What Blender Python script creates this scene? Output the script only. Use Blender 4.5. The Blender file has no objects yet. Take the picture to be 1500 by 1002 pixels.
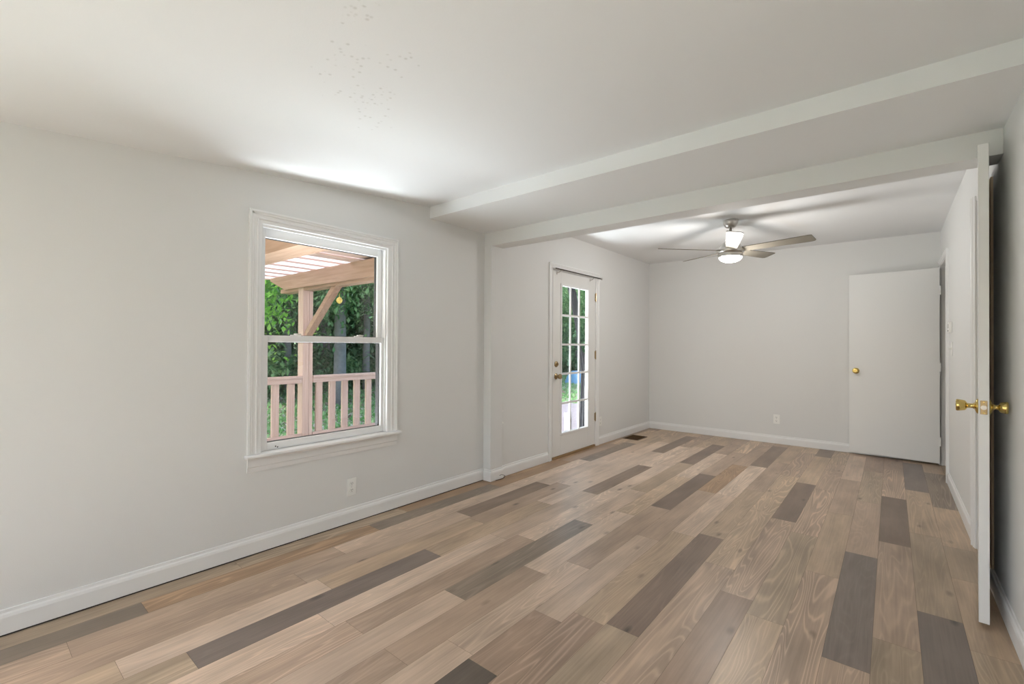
import bpy, bmesh, math, random
from mathutils import Vector, Matrix
PI = math.pi
S = bpy.context.scene
COL = S.collection
random.seed(7)

# ---------------------------------------------------------------- camera
cd = bpy.data.cameras.new('camera'); cam = bpy.data.objects.new('camera', cd); COL.objects.link(cam)
F_PX = 673.9
cd.sensor_fit = 'HORIZONTAL'; cd.sensor_width = 36.0; cd.lens = F_PX / 1500 * 36.0
cd.clip_start = 0.02; cd.clip_end = 400
r_ = Vector((0.7714958, 0.63621075, 0.00548719)); u_ = Vector((0.00042368, -0.00913822, 0.99995816)); f_ = Vector((-0.63623427, 0.77146119, 0.00731964))
M = Matrix(((r_.x, u_.x, -f_.x, 2.8336), (r_.y, u_.y, -f_.y, 0.0), (r_.z, u_.z, -f_.z, 1.21), (0, 0, 0, 1)))
cam.matrix_world = M
S.camera = cam
# ---------------------------------------------------------------- view, world, sun, added fill lamps
S.view_settings.view_transform = 'Standard'; S.view_settings.look = 'None'; S.view_settings.gamma = 1.0
S.view_settings.use_curve_mapping = False
S.view_settings.exposure = 0.33
S.cycles.use_denoising = True
S.cycles.max_bounces = 10; S.cycles.diffuse_bounces = 6; S.cycles.transparent_max_bounces = 16
S.cycles.sample_clamp_indirect = 8.0
W = bpy.data.worlds.new('world'); S.world = W; W.use_nodes = True
wn = W.node_tree.nodes; wl = W.node_tree.links; wn.clear()
sky = wn.new('ShaderNodeTexSky'); sky.sky_type = 'NISHITA'; sky.sun_disc = False
sky.sun_elevation = math.radians(52); sky.sun_rotation = math.radians(200); sky.air_density = 1.0; sky.dust_density = 3.0
bgn = wn.new('ShaderNodeBackground'); bgn.inputs['Strength'].default_value = 0.5
out = wn.new('ShaderNodeOutputWorld'); wl.new(sky.outputs[0], bgn.inputs[0]); wl.new(bgn.outputs[0], out.inputs[0])

def lamp(name, kind, loc, target, energy, color=(1, 1, 1), size=(1, 1), radius=None, spread=None):
    l = bpy.data.lights.new(name, kind); o = bpy.data.objects.new(name, l); COL.objects.link(o)
    l.energy = energy; l.color = color; o.location = loc
    if kind == 'AREA':
        l.shape = 'RECTANGLE'; l.size, l.size_y = size
        if spread: l.spread = math.radians(spread)
    if radius is not None:
        if kind == 'SUN': l.angle = radius
        else: l.shadow_soft_size = radius
    d = Vector(target) - Vector(loc)
    o.rotation_euler = d.to_track_quat('-Z', 'Y').to_euler()
    return o
lamp('sun', 'SUN', (-2.1, -5, 12), (-2.2, 3.2, 0), 3.2, (1, .95, .87), radius=math.radians(1.2))
# added lamps imitating bounce off the sunlit deck, outside the window and the glazed door
lamp('added_bounce_window', 'AREA', (-0.62, 1.55, 0.02), (0.9, 1.75, 2.2), 96, (.90, .95, 1), size=(1.9, .8), spread=160)
lamp('added_bounce_door', 'AREA', (-0.55, 4.45, -0.04), (1.2, 4.6, 2.4), 84, (.90, .95, 1), size=(1.3, .7), spread=160)
# fill lamps added at two unseen, made-up windows behind the camera
lamp('added_rear_fill', 'AREA', (1.7, -2.24, 1.6), (1.9, -1.35, 0), 76, (.64, .83, 1), size=(1.6, .8), spread=60)
lamp('added_side_fill', 'AREA', (-0.75, -1.3, 0.02), (1.6, -.5, 2.2), 36, (.91, .96, 1), size=(1.9, 1.0), spread=170)  # added lamp imitating deck bounce through the made-up side window

# ---------------------------------------------------------------- helpers
def MB(): return bmesh.new()
def box(b, lo, hi):
    x0, y0, z0 = lo; x1, y1, z1 = hi
    v = [b.verts.new(p) for p in ((x0,y0,z0),(x1,y0,z0),(x1,y1,z0),(x0,y1,z0),(x0,y0,z1),(x1,y0,z1),(x1,y1,z1),(x0,y1,z1))]
    for f in ((0,3,2,1),(4,5,6,7),(0,1,5,4),(1,2,6,5),(2,3,7,6),(3,0,4,7)): b.faces.new([v[i] for i in f])
    return v
def xbox(b, size, mat):           # box of a size, centred, moved by a matrix
    sx, sy, sz = [s / 2 for s in size]
    vs = box(b, (-sx,-sy,-sz), (sx,sy,sz))
    for v in vs: v.co = mat @ v.co
    return vs
def lathe(b, prof, mat=None, n=32, cap=True):   # profile [(r,z)...] about Z
    mat = mat or Matrix.Identity(4); rings = []
    for r, z in prof:
        rings.append([b.verts.new(mat @ Vector((r*math.cos(2*PI*i/n), r*math.sin(2*PI*i/n), z))) for i in range(n)])
    for a, c in zip(rings, rings[1:]):
        for i in range(n):
            b.faces.new((a[i], a[(i+1)%n], c[(i+1)%n], c[i]))
    if cap:
        if prof[0][0] > 1e-6: b.faces.new(rings[0][::-1])
        if prof[-1][0] > 1e-6: b.faces.new(rings[-1])
def tube(b, pts, r, n=8, radii=None):
    pts = [Vector(p) for p in pts]; rings = []
    prev = None
    for i, p in enumerate(pts):
        t = (pts[min(i+1, len(pts)-1)] - pts[max(i-1, 0)]).normalized()
        if prev is None:
            a = Vector((0,0,1)) if abs(t.z) < .9 else Vector((1,0,0)); s = t.cross(a).normalized()
        else: s = (prev - t * prev.dot(t)).normalized()
        prev = s; q = t.cross(s); rr = radii[i] if radii else r
        rings.append([b.verts.new(p + rr*(math.cos(2*PI*k/n)*s + math.sin(2*PI*k/n)*q)) for k in range(n)])
    for a, c in zip(rings, rings[1:]):
        for k in range(n): b.faces.new((a[k], a[(k+1)%n], c[(k+1)%n], c[k]))
    b.faces.new(rings[0][::-1]); b.faces.new(rings[-1])
def prism(b, prof, axis, a0, a1):   # profile in the plane across an axis, extruded from a0 to a1
    def P(u, v, a): return {'x': (a, u, v), 'y': (u, a, v), 'z': (u, v, a)}[axis]
    A = [b.verts.new(P(u, v, a0)) for u, v in prof]; B = [b.verts.new(P(u, v, a1)) for u, v in prof]
    n = len(prof)
    for i in range(n): b.faces.new((A[i], A[(i+1)%n], B[(i+1)%n], B[i]))
    b.faces.new(A[::-1]); b.faces.new(B)
def obj(name, b, m, parent=None, bevel=0, smooth=False, bseg=2):
    bmesh.ops.recalc_face_normals(b, faces=b.faces[:])
    me = bpy.data.meshes.new(name); b.to_mesh(me); b.free()
    o = bpy.data.objects.new(name, me); COL.objects.link(o)
    if m: me.materials.append(m)
    if parent: o.parent = parent
    if smooth:
        for p in me.polygons: p.use_smooth = True
    if bevel:
        md = o.modifiers.new('bevel', 'BEVEL'); md.width = bevel; md.segments = bseg; md.limit_method = 'ANGLE'; md.angle_limit = math.radians(40)
        for p in me.polygons: p.use_smooth = True
        w = o.modifiers.new('wn', 'WEIGHTED_NORMAL'); w.keep_sharp = True
    return o
def tag(o, label, cat=None, group=None, kind=None):
    if label: o['label'] = label
    if cat: o['category'] = cat
    if group: o['group'] = group
    if kind: o['kind'] = kind
    return o
def thing(name, loc, label, cat, group=None, kind=None, rz=0):
    o = bpy.data.objects.new(name, None); COL.objects.link(o); o.location = loc; o.rotation_euler = (0,0,rz)
    o.empty_display_size = .1
    return tag(o, label, cat, group, kind)
def struct(name, b, m, label, cat, bevel=0, **k): return tag(obj(name, b, m, None, bevel, **k), label, cat, None, 'structure')
def sub(b, o):  # move vertices built in world coordinates into the frame of a parent Empty
    for v in b.verts: v.co -= o.location
    return b

# ---------------------------------------------------------------- materials
def mat(name, col, rough=.5, metal=0, spec=.5, bump=None, noise=None, coat=0):
    m = bpy.data.materials.new(name); m.use_nodes = True
    n = m.node_tree.nodes; l = m.node_tree.links; p = n['Principled BSDF']
    p.inputs['Base Color'].default_value = (*col, 1); p.inputs['Roughness'].default_value = rough
    p.inputs['Metallic'].default_value = metal; p.inputs['Specular IOR Level'].default_value = spec
    if coat: p.inputs['Coat Weight'].default_value = coat
    tc = n.new('ShaderNodeTexCoord')
    if noise:   # (scale, amount)
        t = n.new('ShaderNodeTexNoise'); t.inputs['Scale'].default_value = noise[0]; t.inputs['Detail'].default_value = 5
        l.new(tc.outputs['Object'], t.inputs['Vector'])
        mx = n.new('ShaderNodeMix'); mx.data_type = 'RGBA'
        mx.inputs[6].default_value = tuple(c*(1-noise[1]) for c in col)+(1,); mx.inputs[7].default_value = tuple(min(1, c*(1+noise[1])) for c in col)+(1,)
        l.new(t.outputs[0], mx.inputs[0]); l.new(mx.outputs[2], p.inputs['Base Color'])
    if bump:    # (scale, strength)
        t = n.new('ShaderNodeTexNoise'); t.inputs['Scale'].default_value = bump[0]; t.inputs['Detail'].default_value = 3
        l.new(tc.outputs['Object'], t.inputs['Vector'])
        bp = n.new('ShaderNodeBump'); bp.inputs['Strength'].default_value = bump[1]; bp.inputs['Distance'].default_value = .002
        l.new(t.outputs[0], bp.inputs['Height']); l.new(bp.outputs[0], p.inputs['Normal'])
    return m
M_wall = mat('wall_paint', (.765, .768, .762), .62, spec=.3, bump=(260, .12))
M_ceil = mat('ceiling_paint', (.825, .832, .84), .75, spec=.25, bump=(160, .12))
M_trim = mat('trim_paint', (.84, .84, .84), .35, spec=.5, bump=(60, .03))
M_door = mat('door_paint', (.80, .795, .78), .38, spec=.45, bump=(30, .04))
M_door2 = mat('slab_door_paint', (.84, .845, .84), .42, spec=.4, bump=(40, .05))
M_edge = mat('door_edge_paint', (.56, .57, .55), .5, bump=(50, .05))
M_brass = mat('polished_brass', (.72, .55, .20), .14, 1)
M_antbrass = mat('aged_brass', (.40, .30, .17), .28, 1)
M_nickel = mat('brushed_nickel', (.60, .58, .55), .28, 1)
M_darkmetal = mat('dark_metal', (.08, .07, .065), .4, .8)
M_blade = mat('blade_finish', (.20, .18, .145), .5, .1, noise=(40, .06))
M_black = mat('black_rubber', (.015, .013, .012), .5)
M_gasket = mat('dark_gasket', (.03, .026, .03), .45)
M_plastic = mat('white_plastic', (.90, .90, .88), .3)
M_slot = mat('socket_slot', (.05, .05, .05), .5)
M_rawwood = mat('raw_jamb_wood', (.80, .66, .47), .6, noise=(30, .06))
M_vent = mat('brown_vent_metal', (.10, .055, .02), .45, .3)
M_thresh = mat('threshold_wood', (.30, .19, .09), .5, noise=(20, .2))
M_curtain = mat('black_mesh_fabric', (.02, .02, .025), .8)
M_curtain2 = mat('grey_mesh_fabric', (.34, .32, .36), .8)
M_yellow = mat('yellow_ornament', (.80, .62, .16), .5)
M_tarp = mat('blue_tarp', (.25, .50, .80), .5)

def glass_mat(name='window_glass', gl=.045):
    m = bpy.data.materials.new(name); m.use_nodes = True; n = m.node_tree.nodes; l = m.node_tree.links; n.clear()
    o = n.new('ShaderNodeOutputMaterial'); t = n.new('ShaderNodeBsdfTransparent'); g = n.new('ShaderNodeBsdfGlossy'); mx = n.new('ShaderNodeMixShader')
    t.inputs[0].default_value = (.96, .98, .97, 1); g.inputs['Roughness'].default_value = .01; mx.inputs[0].default_value = gl
    l.new(t.outputs[0], mx.inputs[1]); l.new(g.outputs[0], mx.inputs[2]); l.new(mx.outputs[0], o.inputs[0]); return m
M_glass = glass_mat()

def ceiling_spotted():
    m = M_ceil.copy(); m.name = 'ceiling_paint_with_mildew_spots'; n = m.node_tree.nodes; l = m.node_tree.links; p = n['Principled BSDF']
    tc = n.new('ShaderNodeTexCoord')
    vo = n.new('ShaderNodeTexVoronoi'); vo.inputs['Scale'].default_value = 48; l.new(tc.outputs['Object'], vo.inputs['Vector'])
    lt = n.new('ShaderNodeMapRange'); lt.inputs[1].default_value = .12; lt.inputs[2].default_value = .40; lt.inputs[3].default_value = 1; lt.inputs[4].default_value = 0
    l.new(vo.outputs['Distance'], lt.inputs[0])
    # how densely the spots sit: three clusters
    acc = None
    for (cx, cy, rad, w) in ((1.64, .74, .09, .9), (1.38, .85, .15, 1), (1.22, 1.02, .17, .8), (1.05, 1.18, .13, .45), (1.5, .98, .10, .5)):
        d = n.new('ShaderNodeVectorMath'); d.operation = 'DISTANCE'; l.new(tc.outputs['Object'], d.inputs[0]); d.inputs[1].default_value = (cx, cy, 2.31-.082*(2.4-cy))
        r = n.new('ShaderNodeMapRange'); r.inputs[1].default_value = rad*.2; r.inputs[2].default_value = rad; r.inputs[3].default_value = w; r.inputs[4].default_value = 0
        l.new(d.outputs['Value'], r.inputs[0])
        if acc is None: acc = r.outputs[0]
        else:
            mx = n.new('ShaderNodeMath'); mx.operation = 'MAXIMUM'; l.new(acc, mx.inputs[0]); l.new(r.outputs[0], mx.inputs[1]); acc = mx.outputs[0]
    ns = n.new('ShaderNodeSeparateColor'); l.new(vo.outputs['Color'], ns.inputs[0])
    le = n.new('ShaderNodeMath'); le.operation = 'LESS_THAN'; l.new(ns.outputs[0], le.inputs[0]); 
    k = n.new('ShaderNodeMath'); k.operation = 'MULTIPLY'; k.inputs[1].default_value = .75; l.new(acc, k.inputs[0]); l.new(k.outputs[0], le.inputs[1])
    mu = n.new('ShaderNodeMath'); mu.operation = 'MULTIPLY'; l.new(lt.outputs[0], mu.inputs[0]); l.new(le.outputs[0], mu.inputs[1])
    m2 = n.new('ShaderNodeMath'); m2.operation = 'MULTIPLY'; m2.inputs[1].default_value = .3; l.new(mu.outputs[0], m2.inputs[0])
    mx = n.new('ShaderNodeMix'); mx.data_type = 'RGBA'; mx.inputs[6].default_value = (.825, .832, .84, 1); mx.inputs[7].default_value = (.34, .33, .29, 1)
    l.new(m2.outputs[0], mx.inputs[0]); l.new(mx.outputs[2], p.inputs['Base Color'])
    return m

def plank_mat():
    m = bpy.data.materials.new('mixed_tone_plank_floor'); m.use_nodes = True; n = m.node_tree.nodes; l = m.node_tree.links; p = n['Principled BSDF']
    at = n.new('ShaderNodeAttribute'); at.attribute_name = 'tone'; rn = n.new('ShaderNodeAttribute'); rn.attribute_name = 'seed'
    tc = n.new('ShaderNodeTexCoord')
    off = n.new('ShaderNodeVectorMath'); off.operation = 'MULTIPLY_ADD'; l.new(rn.outputs['Color'], off.inputs[0]); off.inputs[1].default_value = (9, 31, 13); l.new(tc.outputs['Object'], off.inputs[2])
    sc = n.new('ShaderNodeVectorMath'); sc.operation = 'MULTIPLY'; l.new(off.outputs[0], sc.inputs[0]); sc.inputs[1].default_value = (1, .09, 1)
    # cathedral grain: rings of a warped field
    nz = n.new('ShaderNodeTexNoise'); nz.inputs['Scale'].default_value = 6.0; nz.inputs['Detail'].default_value = 2.0; nz.inputs['Distortion'].default_value = .5; l.new(sc.outputs[0], nz.inputs['Vector'])
    mul = n.new('ShaderNodeMath'); mul.operation = 'MULTIPLY'; mul.inputs[1].default_value = 150; l.new(nz.outputs[0], mul.inputs[0])
    sn = n.new('ShaderNodeMath'); sn.operation = 'SINE'; l.new(mul.outputs[0], sn.inputs[0])
    # fine fibres
    sc2 = n.new('ShaderNodeVectorMath'); sc2.operation = 'MULTIPLY'; l.new(off.outputs[0], sc2.inputs[0]); sc2.inputs[1].default_value = (1, .022, 1)
    fb = n.new('ShaderNodeTexNoise'); fb.inputs['Scale'].default_value = 110; fb.inputs['Detail'].default_value = 3; l.new(sc2.outputs[0], fb.inputs['Vector'])
    # broad blotches
    sc3 = n.new('ShaderNodeVectorMath'); sc3.operation = 'MULTIPLY'; l.new(off.outputs[0], sc3.inputs[0]); sc3.inputs[1].default_value = (1, .25, 1)
    bl = n.new('ShaderNodeTexNoise'); bl.inputs['Scale'].default_value = 9; bl.inputs['Detail'].default_value = 4; l.new(sc3.outputs[0], bl.inputs['Vector'])
    # knots
    kn = n.new('ShaderNodeTexVoronoi'); kn.inputs['Scale'].default_value = 3.6
    sc4 = n.new('ShaderNodeVectorMath'); sc4.operation = 'MULTIPLY'; l.new(off.outputs[0], sc4.inputs[0]); sc4.inputs[1].default_value = (1.7, .7, 1); l.new(sc4.outputs[0], kn.inputs['Vector'])
    kr = n.new('ShaderNodeMapRange'); kr.inputs[1].default_value = .02; kr.inputs[2].default_value = .12; kr.inputs[3].default_value = .55; kr.inputs[4].default_value = 0; l.new(kn.outputs['Distance'], kr.inputs[0])
    def M_(op, a, b_):
        q = n.new('ShaderNodeMath'); q.operation = op
        for i, s in enumerate((a, b_)):
            if isinstance(s, (int, float)): q.inputs[i].default_value = s
            else: l.new(s, q.inputs[i])
        return q.outputs[0]
    ss = n.new('ShaderNodeSeparateColor'); l.new(rn.outputs['Color'], ss.inputs[0])
    # grain strength differs from plank to plank
    gs = M_('MULTIPLY', M_('POWER', ss.outputs[2], 1.6), .30)
    g1 = M_('MULTIPLY', M_('POWER', M_('MULTIPLY', M_('ADD', sn.outputs[0], 1), .5), 5.0), gs)
    g2 = M_('MULTIPLY', M_('SUBTRACT', fb.outputs[0], .5), .48)
    g3 = M_('MULTIPLY', M_('SUBTRACT', bl.outputs[0], .5), .9)
    v = M_('ADD', M_('ADD', M_('ADD', g2, g3), M_('MULTIPLY', g1, 1.6)), .95)
    v = M_('MULTIPLY', M_('SUBTRACT', v, kr.outputs[0]), 1.10)
    mm = n.new('ShaderNodeVectorMath'); mm.operation = 'SCALE'; l.new(at.outputs['Color'], mm.inputs[0]); l.new(v, mm.inputs['Scale'])
    l.new(mm.outputs[0], p.inputs['Base Color'])
    rr = M_('ADD', M_('MULTIPLY', fb.outputs[0], .12), .29); l.new(rr, p.inputs['Roughness'])
    p.inputs['Specular IOR Level'].default_value = .4
    bp = n.new('ShaderNodeBump'); bp.inputs['Strength'].default_value = .10; bp.inputs['Distance'].default_value = .002
    l.new(fb.outputs[0], bp.inputs['Height']); l.new(bp.outputs[0], p.inputs['Normal'])
    return m

def cedar(name, c1, c2, axis):    # outdoor wood with grain along an axis
    m = bpy.data.materials.new(name); m.use_nodes = True; n = m.node_tree.nodes; l = m.node_tree.links; p = n['Principled BSDF']
    tc = n.new('ShaderNodeTexCoord'); mp = n.new('ShaderNodeMapping'); s = [1, 1, 1]; s['xyz'.index(axis)] = .05; mp.inputs['Scale'].default_value = s
    l.new(tc.outputs['Object'], mp.inputs[0]); t = n.new('ShaderNodeTexNoise'); t.inputs['Scale'].default_value = 45; t.inputs['Detail'].default_value = 5; l.new(mp.outputs[0], t.inputs['Vector'])
    cr = n.new('ShaderNodeValToRGB'); cr.color_ramp.elements[0].position = .3; cr.color_ramp.elements[1].position = .7
    cr.color_ramp.elements[0].color = (*c1, 1); cr.color_ramp.elements[1].color = (*c2, 1)
    l.new(t.outputs[0], cr.inputs[0]); l.new(cr.outputs[0], p.inputs['Base Color']); p.inputs['Roughness'].default_value = .7
    return m
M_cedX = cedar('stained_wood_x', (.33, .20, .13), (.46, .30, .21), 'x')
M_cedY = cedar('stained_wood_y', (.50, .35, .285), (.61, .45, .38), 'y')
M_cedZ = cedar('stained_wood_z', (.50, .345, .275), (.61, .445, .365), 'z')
M_deck = cedar('pale_deck_wood', (.25, .225, .25), (.35, .315, .345), 'y')

def translucent(name, col, tr):
    m = bpy.data.materials.new(name); m.use_nodes = True; n = m.node_tree.nodes; l = m.node_tree.links; n.clear()
    o = n.new('ShaderNodeOutputMaterial'); d = n.new('ShaderNodeBsdfDiffuse'); t = n.new('ShaderNodeBsdfTranslucent'); mx = n.new('ShaderNodeMixShader')
    d.inputs[0].default_value = (*col, 1); t.inputs[0].default_value = (*col, 1); mx.inputs[0].default_value = tr
    l.new(d.outputs[0], mx.inputs[1]); l.new(t.outputs[0], mx.inputs[2]); l.new(mx.outputs[0], o.inputs[0]); return m
M_panel = translucent('translucent_white_roofing', (.93, .88, .90), .75)
def leafmat(name, c1, c2):
    m = translucent(name, c1, .4); n = m.node_tree.nodes; l = m.node_tree.links
    at = n.new('ShaderNodeAttribute'); at.attribute_name = 'leaf'; mx = n.new('ShaderNodeMix'); mx.data_type = 'RGBA'
    mx.inputs[6].default_value = (*c1, 1); mx.inputs[7].default_value = (*c2, 1)
    l.new(at.outputs['Fac'], mx.inputs[0])
    for k in n:
        if k.type in ('BSDF_DIFFUSE', 'BSDF_TRANSLUCENT'): l.new(mx.outputs[2], k.inputs[0])
    return m
M_leafD = leafmat('forest_leaves', (.08, .22, .10), (.52, .72, .40))
M_leafB = leafmat('bright_leaves', (.16, .40, .06), (.50, .75, .20))
M_leafF = leafmat('far_leaves', (.08, .22, .11), (.36, .56, .34))
M_bark = mat('grey_bark', (.27, .25, .27), .9, noise=(9, .35), bump=(14, .8))
def ground_mat():
    m = bpy.data.materials.new('leafy_grass_ground'); m.use_nodes = True; n = m.node_tree.nodes; l = m.node_tree.links; p = n['Principled BSDF']
    tc = n.new('ShaderNodeTexCoord')
    vo = n.new('ShaderNodeTexVoronoi'); vo.inputs['Scale'].default_value = 11; l.new(tc.outputs['Object'], vo.inputs['Vector'])
    cr = n.new('ShaderNodeValToRGB'); e = cr.color_ramp.elements
    e[0].position = 0; e[0].color = (.10, .24, .07, 1); e[1].position = 1; e[1].color = (.30, .46, .22, 1)
    for pos, c in ((.35, (.17, .33, .11, 1)), (.55, (.30, .20, .13, 1)), (.66, (.62, .60, .52, 1)), (.78, (.16, .34, .10, 1))):
        x = e.new(pos); x.color = c
    sp = n.new('ShaderNodeSeparateColor'); l.new(vo.outputs['Color'], sp.inputs[0]); l.new(sp.outputs[0], cr.inputs[0])
    l.new(cr.outputs[0], p.inputs['Base Color']); p.inputs['Roughness'].default_value = .9
    return m
M_ground = ground_mat()
def emit_dome():
    m = bpy.data.materials.new('lit_frosted_glass'); m.use_nodes = True; p = m.node_tree.nodes['Principled BSDF']
    p.inputs['Base Color'].default_value = (.95, .93, .9, 1); p.inputs['Emission Color'].default_value = (1, .95, .88, 1); p.inputs['Emission Strength'].default_value = 9; return m
M_dome = emit_dome()

# ---------------------------------------------------------------- room dimensions
XR = 3.23; XB = .066; YB = 6.554; YH = 3.037; YH2 = 3.20; YS = 2.40; ZC = 2.427; ZH = 2.097; ZS = 2.217
def zc(y): return 2.31 - .082 * (2.4 - y)
YR = -2.2
WT = .13
# floor: one object of mixed plank tones
rows = [3.38, 3.226, 3.076, 2.924, 2.772, 2.622, 2.472, 2.325, 2.178, 2.022, 1.875, 1.72, 1.573, 1.425, 1.276, 1.13, .99, .845, .70, .55, .40, .26, .13, -.02]
rows = rows[1:]; RX = [3.40] + rows   # row -1 runs under the right wall and through the door openings
T = dict(d=(.190, .143, .118), g=(.188, .158, .146), b=(.235, .18, .145), o=(.33, .225, .145), l=(.48, .385, .315), m=(.375, .29, .23), p=(.52, .425, .355),
         t=(.42, .33, .25), w=(.30, .225, .178), q=(.36, .290, .222), s=(.215, .178, .148), k=(.13, .11, .095))
KN = {0: [(1.3, 'q'), (2.6, 't'), (3.35, 'q'), (3.86, 't'), (4.75, 's'), (6.0, 't')],
      1: [(1.62, 'g'), (2.83, 'q'), (4.0, 't'), (5.17, 'g'), (6.37, 't')],
      2: [(.0, 't'), (1.2, 'q'), (2.45, 'm'), (3.69, 'd'), (4.82, 'm'), (5.9, 'w')],
      3: [(.95, 'm'), (2.17, 'g'), (3.375, 'm'), (4.55, 'q'), (5.7, 'w')],
      4: [(.5, 'm'), (1.72, 'm'), (2.95, 't'), (4.1, 'm'), (5.2, 'l')],
      5: [(.4, 'm'), (1.1, 't'), (2.3, 'q'), (3.5, 'm'), (4.7, 'm'), (5.8, 't')],
      6: [(0, 'm'), (1.2, 'w'), (2.43, 'm'), (3.695, 'd'), (4.81, 't'), (6.09, 'b')],
      7: [(.3, 'l'), (1.5, 'm'), (2.7, 't'), (3.8, 't'), (5.0, 'm')],
      8: [(.62, 'q'), (1.82, 'd'), (3.08, 't'), (4.3, 'm'), (5.5, 't')],
      9: [(.6, 'w'), (1.8, 't'), (3.0, 'l'), (4.0, 'p'), (5.17, 'b'), (6.37, 'm')],
      10: [(.1, 'k'), (1.275, 'w'), (1.7, 'l'), (2.8, 'm'), (4.0, 'o'), (5.1, 'm')],
      11: [(.3, 'l'), (1.3, 'l'), (2.2, 'm'), (3.375, 'd'), (4.53, 'm'), (5.7, 't')],
      12: [(.2, 'm'), (1.1, 'm'), (2.0, 'p'), (3.1, 't'), (4.3, 'p'), (5.5, 'm')],
      13: [(.35, 'l'), (1.553, 's'), (2.76, 'l'), (3.65, 't'), (4.82, 'd'), (5.97, 't')],
      14: [(-.1, 'm'), (1.1, 'm'), (2.3, 'p'), (3.5, 'p'), (4.6, 'l'), (5.7, 't')],
      15: [(0, 'l'), (1.05, 'p'), (2.2, 'l'), (3.34, 'b'), (4.45, 'p'), (5.6, 'm')],
      16: [(.59, 'g'), (1.785, 't'), (2.9, 'p'), (4.0, 'p'), (5.11, 'b'), (6.3, 't')],
      17: [(.4, 'p'), (1.2, 't'), (2.3, 'm'), (3.4, 'p'), (4.6, 'p'), (5.7, 't')],
      18: [(-.1, 'm'), (1.15, 'l'), (2.33, 'b'), (3.3, 'p'), (4.4, 'l'), (5.5, 't')],
      19: [(.3, 'm'), (1.45, 'l'), (2.6, 'p'), (3.1, 'p'), (4.25, 's'), (5.38, 't')],
      20: [(-.65, 's'), (.566, 'o'), (1.778, 's'), (2.98, 'o'), (4.1, 'm'), (5.2, 't')],
      21: [(-.2, 'q'), (1.0, 'q'), (2.1, 'o'), (3.3, 'o'), (4.4, 'o'), (5.6, 'w')]}
STY = {}
rnd = random.Random(11)
b = MB(); tone = b.loops.layers.float_color.new('tone'); seed = b.loops.layers.float_color.new('seed')
G = .0005
def plank(x0, x1, y0, y1, c, sd):
    vs = [b.verts.new((x, y, 0)) for x, y in ((x0+G, y0+G), (x1-G, y0+G), (x1-G, y1-G), (x0+G, y1-G))]
    f = b.faces.new(vs)
    for lp in f.loops: lp[tone] = (*c, 1); lp[seed] = sd
for i in range(len(RX) - 1):
    x1, x0 = RX[i], RX[i+1]; k = i - 1
    known = KN.get(k, [(1.0, 't'), (2.2, 'm'), (3.4, 't'), (4.6, 'm'), (5.8, 't')])
    first = known[0][0]; ys = list(known)
    while first > YR - .2:
        first -= 1.2; ys.insert(0, (first, rnd.choice('lmtmqw')))
    while ys[-1][0] < YB - .3 and YB + .2 - ys[-1][0] > 1.25: ys.append((ys[-1][0] + 1.2, rnd.choice('mtw')))
    for j, (y0, t) in enumerate(ys):
        y1 = ys[j+1][0] if j+1 < len(ys) else YB + .2
        if y1 < YR - .2: continue
        v = 1 + rnd.uniform(-.07, .07); c = [T[t][0]*v*1.03, T[t][1]*v*.975, T[t][2]*v*.90]
        gr = rnd.random() * (.45 if t in 'dgbk' else 1.0)
        if t in 'pl': gr *= .75
        plank(x0, x1, y0, min(y1, YB + .2), c, (rnd.random(), rnd.random(), gr, 1))
fb = struct('floor', b, plank_mat(), 'mixed tone wood plank floor running the length of the room', 'floor')
b = MB(); box(b, (-.14, YR-.15, -.12), (4.4, YB+.3, -.0012))
struct('floor', b, mat('seam_dark', (.13, .10, .08), .8), 'dark subfloor showing in the thin seams between planks', 'floor')

# ---------------------------------------------------------------- ceilings, soffit, header
b = MB(); prism(b, [(YR-.1, zc(YR-.1)), (YS+.02, zc(YS+.02)), (YS+.02, 2.62), (YR-.1, 2.62)], 'x', -WT, XR+WT)
struct('ceiling', b, ceiling_spotted(), 'gently sloping white front room ceiling with faint grey specks', 'ceiling')
b = MB(); box(b, (-.0, YS, ZS), (XR+.0, YH+.02, 2.62)); struct('ceiling', b, M_ceil, 'lowered white ceiling band in front of the wide opening', 'ceiling')
b = MB(); box(b, (0, YH, ZH), (XR, YH2, 2.62)); struct('trim_1', b, M_wall, 'painted header beam over the wide opening', 'header beam', bevel=.003)
b = MB(); box(b, (-WT, YH2-.01, ZC), (XR+WT, YB+.1, 2.62)); struct('ceiling', b, M_ceil, 'flat white back room ceiling above the fan', 'ceiling')
b = MB(); box(b, (-WT-.2, YR-.3, 2.62), (4.6, YB+.3, 2.74)); struct('ceiling', b, M_ceil, 'roof deck above the ceilings', 'roof')

# ---------------------------------------------------------------- walls
WY0, WY1, WZ0, WZ1 = 1.128, 2.013, .56, 1.921      # rough opening of the window
def wall_x(name, xa, xb, y0, y1, z1, holes, label, z0=0, m=None):   # wall in the YZ plane with rectangular holes
    b = MB(); y = y0
    for (a, c, h0, h1) in sorted(holes):
        box(b, (xa, y, z0), (xb, a, z1))
        if h0 > z0: box(b, (xa, a, z0), (xb, c, h0))
        box(b, (xa, a, h1), (xb, c, z1)); y = c
    box(b, (xa, y, z0), (xb, y1, z1))
    return struct(name, b, m or M_wall, label, 'wall')
wall_x('wall_left', -WT, 0, YR-.1, YH+.05, 2.5, [(-1.95, -.55, .35, 1.95), (WY0, WY1, WZ0, WZ1)], 'off white left wall holding the double hung window')  # first hole is an unseen window opening added to light the room
wall_x('wall_left', -.055, XB, YH+.05, YB+.1, 2.5, [(4.015, 4.945, -.12+.12, 2.03)], 'off white left wall of the back room holding the glazed door')
b = MB(); box(b, (0, YH, 0), (.087, YH2, ZH)); struct('wall_pilaster', b, M_wall, 'short wall stub under the left end of the header beam', 'wall stub', bevel=.003)
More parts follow.
